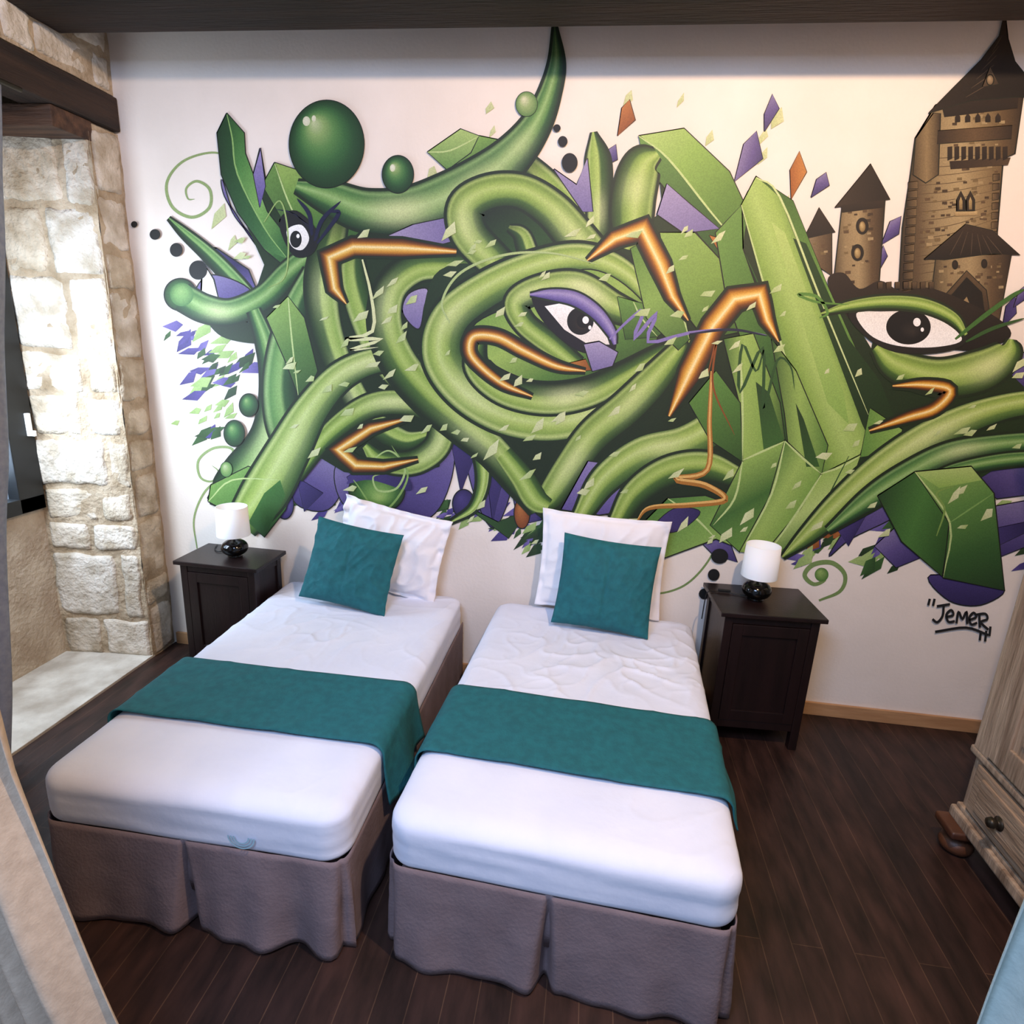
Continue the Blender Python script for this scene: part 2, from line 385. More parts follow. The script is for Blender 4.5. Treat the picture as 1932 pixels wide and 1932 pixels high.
for x,y,s,c,a in ((1183,225,32,['#b5713a','#8a4a1c'],-1.2),(1455,215,36,PU,-1.3),(1415,300,46,PU,-1.1),(1505,332,40,['#c2813e','#9a5520'],-1.4),(1548,352,30,PU,-1),(1683,437,28,PU,-1),(1663,492,24,PU,-1.3),(1150,300,28,PU,-.9),(1905,590,34,PD,-1.2),(1928,560,24,PU,-1)): shard(x,y,s,c,a,1.5)
for pts in ([(478,335),(492,280),(503,350),(490,400)],[(545,890),(600,860),(650,900),(620,960),(560,950)],[(640,870),(720,850),(745,960),(690,985),(640,935)],[(730,985),(838,790),(858,795),(852,900),(812,975)],[(878,820),(920,810),(965,900),(932,995),(892,920)],[(960,895),(1012,915),(1022,980),(980,990)],
            [(1645,930),(1690,900),(1705,960),(1605,1015),(1565,1045)],[(1650,1030),(1700,985),(1740,1050),(1690,1070)],[(1310,1010),(1360,980),(1390,1060),(1345,1045)],[(420,340),(440,400),(470,440),(490,470),(455,420),(425,370)],
            [(1830,745),(1932,665),(1965,690),(1932,730),(1880,748)],[(1800,880),(1960,865),(1960,930),(1880,940)],[(1850,960),(1960,940),(1960,1020),(1885,1050)]):
    m.poly(pts,PU,random.choice((60,90,120)),2,smooth=len(pts)>4)
for pts in ([(655,900),(700,870),(680,950)],[(845,800),(900,850),(870,930)],[(915,870),(930,985),(950,900)],[(560,900),(610,930),(575,965)],[(1580,1000),(1640,960),(1600,1030)]): m.poly(pts,PD,40,1)
m.poly([(880,955),(940,985),(1000,960),(960,1015)],['#2f5524','#1c3818'],0,1.5); m.poly([(1860,1000),(1932,985),(1932,1005),(1880,1030)],PD,0,1)
m.poly([(1755,1085),(1890,1108),(1850,1140),(1790,1132)],PD,90,2,True)
m.ball(538,952,16,26,PU[:],ol=2); m.ball(985,968,14,28,['#b5713a','#7a3d16'],ol=2); m.ball(875,950,20,26,PD,ol=2)
# castle
BR=['#8c7a5c','#6a563c','#463523']; DB=['#2c1f15','#140d08']
def bricks(x0,y0,x1,y1,n):
    for i in range(n):
        x=random.uniform(x0,x1); y=random.uniform(y0,y1); s=random.uniform(5,11)
        m.poly([(x,y),(x+s,y-.6),(x+s,y+s*.5),(x,y+s*.55)],[random.choice(['#5a4630','#a08c66','#3f301f','#73603f'])],0,0)
m.poly([(1522,448),(1568,436),(1568,520),(1540,500)],BR,0,2); bricks(1528,455,1558,495,5)
m.poly([(1515,452),(1545,392),(1575,438)],DB,90,1)
m.poly([(1590,380),(1668,376),(1655,560),(1570,560)],['#33261a','#8f7b58','#a08b64','#5c4830','#2a1d13'],0,2.5); bricks(1585,395,1645,540,34)
m.poly([(1575,392),(1642,310),(1678,376)],['#33261b','#150d08'],0,1.5)
m.poly([(1585,388),(1668,378),(1666,392),(1588,402)],DB,90,0)
for (x,y) in ((1626,427),(1617,477)): m.ball(x,y,11,15,DB,ol=1); m.ball(x,y+1,6,10,['#c9b07a','#7a6138'],ol=0)
m.poly([(1727,262),(1765,200),(1930,176),(1912,290),(1890,300),(1876,470),(1868,600),(1692,600),(1703,430),(1718,330)],['#1f150d','#5a4831','#93805c','#a8946c','#8a7551','#5f4a30','#241810'],0,3)
for i in range(17): m.line([(1726-i*1.6,300+i*17),(1790,298+i*16),(1880-i*1.2,290+i*14)],1.3,hx('#55432d'))
bricks(1730,300,1875,470,110); bricks(1775,200,1900,280,26)
for i in range(15): m.poly([(1712-i*.9,345+i*17),(1730-i*.9,343+i*17),(1730-i*.9,356+i*17),(1712-i*.9,357+i*17)],['#2c1f14','#6d593c'],0,1)
for i in range(8): m.poly([(1872-i*.6,330+i*18),(1884-i*.6,329+i*18),(1884-i*.6,340+i*18),(1872-i*.6,342+i*18)],['#6d593c','#33251a'],0,1)
m.poly([(1727,262),(1760,215),(1772,215),(1768,330),(1745,345),(1722,330)],['#4a3a26','#86714e','#33261a'],0,2)
m.poly([(1768,248),(1908,238),(1906,262),(1766,272)],['#241810','#5f4930','#241810'],0,1)
m.poly([(1790,305),(1905,298),(1900,312),(1792,320)],['#241810','#4a3826'],0,0)
for i in range(9): m.poly([(1786+i*13,278),(1795+i*13,277),(1795+i*13,300),(1786+i*13,304)],DB,90,0)
for i in range(5): m.poly([(1800+i*19,232),(1800+i*19,222),(1805+i*19,214),(1810+i*19,221),(1810+i*19,231)],DB,90,0)
m.poly([(1775,200),(1920,180),(1918,205),(1780,222)],DB,90,0)
m.poly([(1893,22),(1899,75),(1912,118),(1960,178),(1932,182),(1830,190),(1750,214),(1795,170),(1850,115),(1884,70)],['#3a2b20','#1f150e','#0e0906'],60,2)
for i in range(6): m.line([(1888-i*5,70+i*18),(1870-i*10,100+i*17)],1.5,hx('#4f3f30'))
m.poly([(1852,165),(1866,128),(1882,160)],['#6a5640','#33251a'],60,2); m.ball(1866,152,6,9,['#b09a78','#6d5840'],ol=2)
for dx in (-12,6): m.poly([(1816+dx,398),(1816+dx,378),(1823+dx,362),(1830+dx,378),(1830+dx,398)],DB,90,2); m.poly([(1820+dx,396),(1820+dx,380),(1823+dx,372),(1826+dx,380),(1826+dx,396)],['#b9a06c','#7a6440'],90,0)
m.poly([(1800,401),(1842,399),(1842,407),(1800,409)],['#c2a878','#8d7650'],90,0)
m.poly([(1765,485),(1906,480),(1882,608),(1752,590)],['#1f150d','#8a7653','#a08b64','#5c4830','#20150d'],0,2.5); bricks(1765,495,1885,540,34)
m.poly([(1742,490),(1820,424),(1870,436),(1922,482),(1870,478),(1780,490)],['#33251a','#100a06'],90,1.5)
for i in range(6): m.line([(1815+i*9,436+i*2),(1790+i*20,482)],1.3,hx('#4f3f30'))
m.ball(1800,500,5,8,DB,ol=1); m.ball(1855,498,5,8,DB,ol=1)
m.poly([(1778,605),(1784,555),(1822,512),(1858,548),(1868,610)],['#5c4830','#2a1d13'],90,2); m.poly([(1788,605),(1793,558),(1822,524),(1850,552),(1858,610)],['#0c0805','#171009'],90,1)
m.poly([(1805,600),(1806,580),(1822,560),(1832,585),(1828,606)],['#8d7650','#c9b184'],90,0)
m.poly([(1560,530),(1590,515),(1620,545),(1660,530),(1700,550),(1760,545),(1880,600),(1900,640),(1800,660),(1650,600),(1590,600)],['#2a1f15','#100c08'],90,0,True)
for x in range(1655,1760,16): m.poly([(x,545),(x,533),(x+9,532),(x+9,545)],['#5c4830','#33261a'],90,1)
# dark base mass
BASE=['#1e3617','#182c12','#12240d']
m.poly([(455,400),(500,350),(560,380),(600,400),(660,430),(760,425),(850,400),(900,345),(960,335),(1020,360),(1080,400),(1110,470),(1150,450),(1190,440),(1250,400),(1240,300),(1300,290),(1390,400),(1410,360),(1480,380),(1520,460),(1560,560),(1620,620),(1680,720),(1790,740),(1700,800),(1640,850),(1560,980),(1480,1040),(1400,1040),(1330,1000),(1240,1040),(1180,980),(1100,960),(1030,985),(990,950),(950,880),(900,830),(840,800),(830,880),(740,900),(650,890),(600,860),(500,900),(430,930),(500,800),(520,700),(490,600),(400,600),(370,560),(480,560),(500,500)],BASE,90,0)
m.poly([(1650,620),(1780,720),(1900,700),(1960,760),(1960,830),(1850,900),(1760,930),(1660,930),(1560,1000),(1600,860)],['#16290f','#1d3614'],90,0)
# left upper crystal, knife spike
m.poly([(497,350),(520,308),(580,328),(650,372),(690,430),(640,470),(600,500),(560,440)],['#9cba5e','#6f9745','#42702f','#1f3a18'],80)
m.poly([(497,350),(520,308),(545,380),(575,440),(555,450)],['#6b9448','#2a4d22'],60,1); m.hl([(520,310),(545,380),(575,440)],3)
m.poly([(412,252),(430,215),(462,252),(464,290),(505,400),(560,470),(590,480),(560,520),(500,470),(450,400),(420,330)],['#234a24','#4e8540','#7aaa58','#3a6e34','#193517'],25)
m.poly([(412,252),(430,215),(440,262),(450,330),(500,430),(545,490),(500,470),(450,400),(420,330)],['#1b3a1e','#2f5f30','#4f8544'],0,0); m.hl([(430,217),(440,262),(450,330),(500,430),(545,490)],3,'#8fb668')
m.poly([(480,330),(493,284),(502,352),(492,392)],['#9d90c2','#574a90'],90,1.5)
# left wing
m.poly([(372,462),(410,470),(470,510),(490,560),(470,572),(430,540)],PD+['#6f62a6'],60,2.5)
m.ribbon([(320,412,3),(350,440,16),(390,475,24),(430,515,28),(470,560,26),(490,610,30)],F3)
m.poly([(372,560),(400,520),(470,545),(480,590),(430,600)],PU,80,2.5,True)
m.poly([(382,572),(384,525),(392,508),(404,528),(412,560)],['#ffffff','#f0eee8'],90,3)
m.poly([(400,575),(470,610),(520,640),(480,648),(420,635),(390,600)],['#12200d','#1d3315'],90,0,True)
m.ball(342,556,29,29,['#8fb56c','#5f8f4a','#35612f','#1c3c1c'],-.1,-.3,ol=2.5)
m.ribbon([(345,560,50),(390,583,50),(440,588,46),(500,560,44),(545,515,42),(590,480,36),(620,470,10)],T3,glow=((.25,.5,.1),),ol=1.4)
m.ball(345,556,22,22,['#8fb56c','#78a35c','#4a7a40'],-.1,-.3,ol=0)
m.ribbon([(480,585,22),(500,640,32),(512,700,38),(512,770,44),(500,830,58),(465,890,80),(425,930,60),(395,945,6)],T3,glow=((.55,.35,.15),))
m.ribbon([(590,510,30),(560,580,48),(540,650,60),(530,730,64),(540,800,70),(560,850,60)],F3,flip=True,dk=((1,.8,.15),))
m.ribbon([(640,400,40),(620,470,60),(608,540,62),(618,620,56),(650,710,50),(700,790,46),(760,830,40),(810,820,16)],F1,glow=((.3,.3,.1),(.62,.35,.1)),dk=((0,.9,.12),))
m.ribbon([(672,450,30),(668,520,50),(690,600,56),(730,680,56),(790,740,48),(850,790,40)],F1,flip=True,dk=((0,.8,.12),))
m.poly([(505,600),(545,560),(575,600),(600,700),(570,760),(540,680)],['#8fb25a','#547d3a','#294a1f'],70,2)
m.hl([(545,562),(552,640),(565,755)],3)
# lower-left rings & bulb
m.ball(712,925,52,42,['#a3c06a','#739c4c','#3c6a2f','#1b3414'],.1,.3)
m.poly([(655,912),(690,885),(760,890),(775,925),(700,905)],PD,0,0,True)
m.ribbon([(745,780,10),(790,762,34),(830,790,44),(826,840,46),(780,872,44),(720,868,36),(690,840,14)],T1,glow=((.5,.4,.15),))
m.ribbon([(560,900,20),(620,820,36),(700,765,44),(780,762,44),(840,790,36),(870,830,20)],T1,glow=((.5,.5,.12),))
m.line([(700,870),(735,850),(765,880),(750,920),(715,925),(705,900),(725,893)],4,hx('#a8c27a'))
m.line([(668,905),(720,965),(770,900),(740,840)],4,hx('#86a85a'))
m.poly([(395,945),(400,915),(470,880),(530,900),(560,860),(540,960),(500,1012),(470,985)],['#7aa552','#4a7c38','#244a22'],60)
m.ribbon([(455,990,60),(500,930,86),(545,850,78),(590,770,62),(650,705,52),(730,678,44),(810,700,40),(865,755,34),(900,830,28),(912,900,22),(895,955,14),(850,985,3)],T4,glow=((.45,.5,.12),(.2,.3,.08)),ol=2)
m.poly([(470,985),(500,930),(530,905),(540,935),(500,1012)],['#3f7432','#1d3f1e'],60,0); m.hl([(395,945),(440,905),(530,905)],3)
# horn
m.poly([(808,288),(870,245),(905,258),(890,290),(846,322)],['#aac673','#5c8a42'],90)
m.poly([(905,258),(955,268),(945,300),(870,322),(846,322),(890,290)],['#7fa850','#2f5a26'],60,2); m.hl([(808,288),(850,285),(905,258)],3)
m.ribbon([(985,310,50),(1030,350,54),(1075,400,50),(1110,460,44),(1150,500,30)],F1,dk=((0,.7,.15),))
m.ribbon([(1120,250,6),(1128,300,44),(1130,370,44),(1128,440,40),(1120,480,20)],F1,glow=((.6,.4,.12),),flip=True)
m.poly([(1045,320),(1088,350),(1108,300),(1118,400),(1100,400)],LV,90,2)
m.ribbon([(560,352,20),(620,372,58),(690,398,76),(770,398,84),(850,372,90),(925,330,84),(975,285,68),(1012,235,52),(1036,180,38),(1050,120,26),(1047,52,2)],T3,glow=((.28,.6,.07),(.47,.35,.08),(.62,.25,.06)),dk=((1,.75,.12),),ol=2.2)
m.poly([(735,445),(780,425),(852,410),(856,455),(800,470)],LV,0,2)
# central ribbons
m.ribbon([(905,500,20),(850,500,48),(785,505,56),(738,545,58),(728,610,62),(752,680,66),(805,745,66),(870,800,64),(930,850,58),(985,915,50),(1012,965,20)],T2,glow=((.35,.35,.08),(.75,.3,.08)),ol=2.2)
m.poly([(762,590),(772,556),(806,546),(800,580),(790,620)],LV,90,2.5,True)
m.poly([(820,520),(900,500),(940,560),(900,640),(940,760),(860,720),(800,640)],BASE,90,0,True)
m.poly([(905,420),(940,385),(1010,395),(1070,460),(1100,520),(1010,500),(930,500)],['#12200d','#274a1c','#12200d'],60,0,True)
m.ribbon([(1010,590,20),(985,540,50),(930,490,62),(885,440,66),(880,390,66),(925,362,62),(985,362,62),(1040,395,66),(1085,445,70),(1130,500,70),(1180,560,60),(1220,610,20)],T1,glow=((.3,.35,.08),(.72,.3,.08)),ol=2.2)
m.ribbon([(960,430,10),(985,445,30),(1005,490,36),(1060,540,40),(1120,560,20)],F1,dk=((0,.6,.2),))
m.ribbon([(1240,590,16),(1180,520,50),(1100,490,60),(1010,505,62),(920,545,66),(850,600,70),(835,670,74),(880,735,78),(960,780,80),(1050,790,80),(1130,765,76),(1200,715,70),(1260,665,56),(1300,640,10)],T4,glow=((.55,.35,.05),(.38,.3,.04),(.75,.25,.05)),ol=2.5,flip=True)
m.poly([(1010,560),(1100,510),(1180,540),(1240,620),(1200,700),(1100,735),(980,710),(900,660),(900,610)],['#7ba348','#9cba5a','#557f34','#2a451f'],60,2.5,True)
m.ribbon([(1270,600,14),(1220,600,34),(1160,580,52),(1090,540,54),(1020,545,50),(975,570,44),(990,610,40),(1040,650,40),(1090,690,30)],T1,glow=((.35,.7,.07),(.55,.3,.08)),ol=2,flip=True)
m.ribbon([(905,640,20),(900,690,46),(950,735,54),(1030,752,58),(1110,740,54),(1180,705,44),(1240,668,30),(1285,640,6)],T2,glow=((.5,.6,.08),),ol=2,flip=True)
m.poly([(1165,560),(1200,570),(1290,590),(1240,635),(1180,640)],['#6b9642','#33581f'],90,1.5); m.hl([(1195,570),(1210,600),(1240,635)],3)
# centre eye
m.poly([(1005,558),(1040,545),(1090,560),(1135,590),(1160,640),(1150,665),(1090,660),(1030,610)],['#0d0d10','#18141f'],90,2,True)
m.poly([(1028,578),(1060,572),(1105,585),(1138,615),(1150,650),(1110,650),(1065,622)],['#ffffff','#efe9e2'],90,0)
m.ball(1095,606,25,26,['#3a2a1a','#14100d','#08080a'],.2,.3,ol=0); m.ball(1100,606,12,13,['#000000','#000000'],ol=0); m.ball(1105,604,6,7,['#ffffff','#ffffff'],ol=0); m.ball(1113,618,3,4,['#ffffff','#ffffff'],ol=0)
m.ribbon([(1000,556,4),(1040,556,20),(1085,564,26),(1125,590,24),(1152,625,18),(1160,650,6)],C('#6a5c9a','#a598c6','#7a6cae','#463a80'),ol=1.5)
m.poly([(1102,650),(1130,645),(1165,665),(1155,690),(1118,700)],LV,90,2.5); m.poly([(1062,688),(1105,678),(1115,698),(1080,702)],['#c7843a','#8a4c18'],0,1.5)
# lower centre
m.ribbon([(1010,960,6),(1035,940,46),(1075,880,56),(1120,820,60),(1180,770,62),(1235,715,56),(1280,660,34),(1290,640,8)],T1,glow=((.3,.4,.1),(.6,.3,.1)),ol=2,dk=((1,.6,.08),))
m.ribbon([(950,855,36),(985,900,44),(1010,940,46),(1035,955,30)],T1,ol=0,flip=True)
m.poly([(1060,960),(1110,870),(1180,880),(1200,960),(1130,970)],['#8a7db0','#5d5096'],90,2.5)
m.ribbon([(1095,975,30),(1140,905,52),(1210,855,60),(1290,835,62),(1350,800,60),(1370,760,30)],T4,ol=2,glow=((.5,.3,.1),))
m.ribbon([(1165,985,34),(1200,930,50),(1260,890,56),(1330,880,56),(1390,900,40)],T2,ol=2)
m.poly([(1210,990),(1260,940),(1330,935),(1400,960),(1410,1040),(1350,1015),(1250,1052)],['#4a7a34','#7ba34c','#9cbb5e'],60,2.5)
m.hl([(1260,940),(1310,975),(1350,1015)],4)
m.poly([(1230,1000),(1270,960),(1320,965),(1280,1000)],PD,0,1.5,True)
# right bars
m.poly([(1205,258),(1290,244),(1375,325),(1410,400),(1400,470),(1340,400),(1260,300)],['#afca74','#8ab050','#628b38','#456f2c'],45)
m.poly([(1205,258),(1260,300),(1340,400),(1400,470),(1390,560),(1330,460),(1250,350),(1215,310)],['#6a9444','#3a6429','#1c3715'],60,2)
m.hl([(1205,258),(1260,300),(1340,400),(1400,470)],4)
m.ribbon([(1240,290,20),(1212,310,66),(1195,370,78),(1190,430,70),(1180,470,30)],T1,glow=((.45,.35,.12),),ol=2)
m.poly([(1240,405),(1258,348),(1300,385),(1356,432),(1290,440)],LV,60,2)
m.poly([(1245,440),(1310,440),(1385,520),(1420,620),(1330,640),(1270,560)],['#93b458','#7da046','#3a6224'],60,2.5)
m.poly([(1240,440),(1285,560),(1300,640),(1280,660),(1220,600),(1190,470)],['#5f8838','#8aad52','#3a6227'],60,2)
m.hl([(1240,440),(1272,540),(1300,640)],4)
m.poly([(1338,445),(1372,455),(1390,490),(1370,498)],['#c07a35','#7e4318'],60,1.5); m.poly([(1368,478),(1405,500),(1420,555),(1395,540)],PD,60,1.5)
# diagonal N
m.poly([(1398,388),(1400,470),(1445,600),(1500,760),(1545,895),(1515,925),(1440,760),(1370,560),(1350,440)],['#6b9642','#3a6429','#1c3414'],20,2.5)
m.poly([(1398,388),(1426,334),(1470,372),(1545,560),(1640,790),(1620,860),(1548,895),(1470,640)],['#557f34','#8aab4e','#a9c66c','#9cbb5e','#557f34'],-20,2)
m.poly([(1426,334),(1495,380),(1560,540),(1650,740),(1640,790),(1545,560),(1470,372)],['#315a22','#6b9642','#41692c'],80,1)
m.poly([(1455,420),(1480,440),(1590,740),(1600,800),(1560,760)],['#b3cc74','#8ab052'],80,0)
m.poly([(1495,450),(1520,460),(1600,640),(1660,720),(1690,800),(1650,850),(1625,800)],['#22431c','#18300f'],80,0)
m.hl([(1398,388),(1470,640),(1548,893)],4); m.hl([(1426,336),(1470,372),(1545,560),(1640,790)],4,'#c9da98')
m.poly([(1640,770),(1700,810),(1690,850),(1622,862)],['#5c8a3a','#8ab054'],0,1.5)
# W folds
m.poly([(1365,640),(1420,630),(1470,760),(1480,830),(1400,870),(1395,760)],['#41692a','#9ab95c','#86a94e','#315422'],0,2)
m.poly([(1400,870),(1480,830),(1470,900),(1420,1000),(1395,1040),(1340,990)],['#8fb256','#3f6a2c','#6b9642'],60,2)
m.poly([(1455,640),(1500,700),(1560,840),(1548,895),(1490,870),(1480,780)],['#2c5220','#95b55a','#557f36'],0,2)
m.poly([(1480,830),(1548,895),(1510,960),(1450,1045),(1395,1040),(1450,940)],['#4d7832','#9dbc60','#78a046'],30,2)
m.poly([(1548,895),(1622,858),(1600,920),(1530,1010),(1460,1050),(1440,1045),(1510,960)],['#93b458','#b3cc78','#557f36'],60,2)
m.poly([(1300,760),(1350,700),(1395,760),(1400,870),(1340,830)],['#5c8a3a','#30521f'],60,2)
m.poly([(1425,720),(1450,740),(1478,830),(1440,850)],['#223f19','#3a6428'],60,0); m.poly([(1500,760),(1515,790),(1545,880),(1520,880)],['#1c3414','#335a24'],60,0)
for q in ([(1400,868),(1440,850),(1480,832)],[(1480,832),(1515,865),(1548,893)],[(1548,893),(1585,880),(1622,860)],[(1395,650),(1400,760),(1400,868)],[(1548,895),(1500,970),(1450,1040)],[(1400,870),(1385,940),(1345,990)],[(1480,832),(1455,930),(1400,1035)]): m.hl(q,4)
for q in ([(1470,640),(1440,560),(1405,480)],[(1600,860),(1530,990),(1470,1040)]): m.hl(q,3,'#2f5524')
# right strands
m.ribbon([(1975,755,44),(1900,765,46),(1820,790,54),(1740,830,60),(1660,885,60),(1585,950,52),(1520,1010,30),(1475,1050,4)],T4,glow=((.4,.4,.12),),ol=2,flip=True)
m.ribbon([(1975,830,34),(1880,838,36),(1790,855,42),(1710,895,46),(1640,940,40),(1560,1000,10)],T3,ol=2,glow=((.35,.4,.1),),flip=True)
m.ribbon([(1975,862,24),(1890,868,26),(1800,885,22),(1740,905,6)],T3,ol=1.5,flip=True)
m.poly([(1655,935),(1725,890),(1790,985),(1775,1085),(1700,1020)],['#1f3f1c','#487a36','#274c20'],20,2.5)
m.poly([(1725,890),(1830,880),(1872,930),(1892,1112),(1778,1088),(1790,985)],['#8ab058','#5c8a42','#35602c','#1e3c1a'],70,2.5)
m.poly([(1725,890),(1830,880),(1850,905),(1770,920)],['#b3cc78','#8ab052'],90,0); m.hl([(1725,890),(1790,985),(1778,1088)],4); m.hl([(1790,985),(1872,930)],3,'#7fa85a')
# right eye
m.ribbon([(1650,655,20),(1690,690,54),(1770,712,68),(1850,698,74),(1900,665,50),(1906,640,10)],T1,ol=2,glow=((.65,.5,.12),))
m.poly([(1600,592),(1650,575),(1730,578),(1790,600),(1822,635),(1790,660),(1700,665),(1640,640)],['#12100f','#1c1a18'],90,2,True)
m.poly([(1614,592),(1660,588),(1730,590),(1785,612),(1812,642),(1760,655),(1690,652),(1640,632)],['#f4efe8','#ffffff'],90,0,True)
m.ball(1712,617,42,33,['#2a2420','#0a0a0c','#050506'],.2,.3,ol=0); m.ball(1728,608,7,8,['#ffffff','#ffffff'],ol=0); m.ball(1738,622,3,4,['#ffffff','#ffffff'],ol=0)
m.ribbon([(1548,592,4),(1600,578,18),(1670,570,24),(1740,576,26),(1795,600,22),(1820,632,8)],T1,ol=1.6)
m.line([(1545,600),(1560,590),(1540,560),(1505,556),(1540,570),(1600,575)],6,hx('#5c8a3a')); m.line([(1800,640),(1850,600),(1905,560),(1932,545)],9,hx('#3d6a2c')); m.line([(1820,645),(1870,620),(1932,600)],7,hx('#2f5524'))
# left eye
m.poly([(530,420),(560,400),(600,440),(590,478),(555,480)],['#15161a','#0d0d10'],90,2,True)
m.poly([(543,435),(570,425),(585,450),(572,472),(552,465)],['#ffffff','#eeeae4'],90,0,True); m.ball(560,452,11,16,['#111114','#000000'],ol=0); m.ball(564,446,3,4,['#ffffff','#ffffff'],ol=0)
m.poly([(520,395),(560,405),(600,450),(585,425),(545,398)],['#1c1c40','#0d0d20'],0,0)
for a in ([(595,455),(610,415),(645,380)],[(590,445),(585,405),(562,375)],[(600,460),(640,405),(625,400)]): m.line(a,8,hx('#14163a'))
# golden arrows (kinked bars)
m.ribbon([(862,475,10),(760,468,34),(668,466,34),(622,486,32),(632,545,26),(655,574,3)],OR,ol=2,sharp=True)
m.ribbon([(1108,492,4),(1160,452,32),(1212,434,38),(1245,500,40),(1268,560,26),(1298,605,3)],OR,ol=2,sharp=True)
m.ribbon([(1262,785,6),(1300,705,42),(1345,615,44),(1385,565,44),(1432,556,36),(1446,605,26),(1468,645,3)],OR,ol=2,sharp=True)
m.ribbon([(1105,700,4),(1050,690,18),(990,662,24),(940,636,26),(895,634,26),(886,662,24),(905,690,22),(950,725,18),(1005,748,4)],OR,ol=2)
m.ribbon([(775,788,4),(700,808,22),(638,848,26),(672,878,26),(725,880,20),(790,866,4)],OR,ol=2,sharp=True)
m.ribbon([(1682,728,4),(1740,726,20),(1790,736,24),(1762,770,24),(1710,787,20),(1638,812,4)],OR,ol=2,n=5)
m.line([(1342,700),(1338,790),(1334,885),(1275,903),(1330,915),(1368,942),(1300,952),(1225,958),(1200,985)],12,hx('#a8702a'),n=6)
m.line([(1342,700),(1338,790),(1334,885),(1275,901),(1330,912),(1366,940),(1300,949),(1225,955),(1200,982)],5,hx('#e2b468'),n=6)
m.line([(685,490),(702,560),(704,625),(652,640),(722,640),(662,660),(715,655)],7,hx('#dfe4ae'),n=3)
m.line([(1150,640),(1185,605),(1215,585),(1195,640),(1240,590),(1222,645),(1300,628),(1380,622),(1445,632)],7,hx('#8678b6'),n=3)
m.line([(1300,630),(1380,622),(1448,634)],5,hx('#20243a'))
m.line([(1440,660),(1425,700),(1400,650),(1395,740),(1438,655),(1440,770),(1465,680),(1490,690),(1498,735)],6,hx('#2a4f22'),n=4)
m.line([(850,610),(835,570),(870,515),(950,482),(1040,478),(1130,500)],5,hx('#b1c684'))
m.line([(500,420),(530,380),(545,440),(540,520),(505,545)],3,hx('#9cb86c'))
m.line([(1335,705),(1350,650),(1345,730),(1385,820)],4,hx('#8a4a1c'))
m.line([(1765,1010),(1780,960),(1765,930),(1800,915)],4,hx('#7fa04e'))
# balls
BG=['#c3cfa0','#8dac68','#5a8a49','#386a36','#234c26','#153615']
m.ball(618,273,70,82,BG,-.35,-.5,ol=1.5,n=64,K=24); m.ball(580,230,7,9,['#e6e6d0','#d8dcbc'],ol=0); m.ball(594,225,4,6,['#e6e6d0','#d8dcbc'],ol=0)
m.ball(752,330,29,35,BG,-.3,-.45,ol=1.5); m.ball(742,318,5,7,['#eef0dc','#d8dcbc'],ol=0)
m.ball(994,198,20,23,['#dfe0b8','#98b070','#5c8344'],ol=1); m.ball(471,764,17,21,BG[1:],ol=1.5); m.ball(444,817,19,24,BG[1:],ol=1.5); m.ball(429,885,11,14,BG[:3],ol=1)
K0=['#101010','#0a0a0a']
for d in ((256,424,6,6),(295,443,10,10),(335,472,12,13),(376,510,17,18),(1051,243,7,7),(1062,268,9,10),(1075,308,15,18),(1357,1048,16,14),(1346,1083,11,11),(1328,1119,10,10)): m.ball(*d,K0,ol=0)
for i in range(175):
    x=random.uniform(450,1930); y=random.uniform(430,1030)
    if 1500<x and y<700: continue
    if x<640 and y>900: continue
    if 1300<x<1640 and y>640 and random.random()<.3: continue
    if 990<x<1180 and 540<y<700: continue
    shard(x,y,random.uniform(8,17),random.choice([['#d8dfb0','#c3d092'],['#c8d69e','#aec47a']]),random.uniform(-.9,-.2),0)
for x,y,s in ((850,440,20),(1115,420,14),(1060,790,14),(930,850,22),(980,720,14),(1410,975,24),(1370,1010,18),(1290,990,16),(1800,935,18),(1920,690,16)): shard(x,y,s,['#dde4b2','#c5d296'],-.9)
# signature
TG=hx('#1a1c20')
def pen(*P,w=4.5):
    for p in P: m.line(p,w,TG,False,4)
pen([(1752,1128),(1749,1140)],[(1761,1128),(1758,1141)],[(1765,1142),(1790,1138)],[(1778,1142),(1776,1160),(1766,1172),(1757,1166)],
    [(1784,1162),(1796,1158),(1792,1149),(1783,1158),(1787,1171),(1799,1170)],[(1802,1174),(1806,1152),(1813,1166),(1821,1152),(1822,1175)],
    [(1826,1168),(1839,1162),(1834,1154),(1826,1164),(1830,1176),(1841,1173)],[(1846,1182),(1845,1158)],[(1838,1158),(1856,1156),(1860,1166),(1848,1172),(1862,1186)],
    [(1762,1190),(1820,1182),(1862,1196)],[(1848,1188),(1846,1206)],[(1858,1188),(1856,1208)],[(1866,1180),(1864,1198)])
o=m.obj('mural',M_mural); tag(o,'graffiti wall mural of green ribbons, eyes, orange arrows and castle','wall mural')
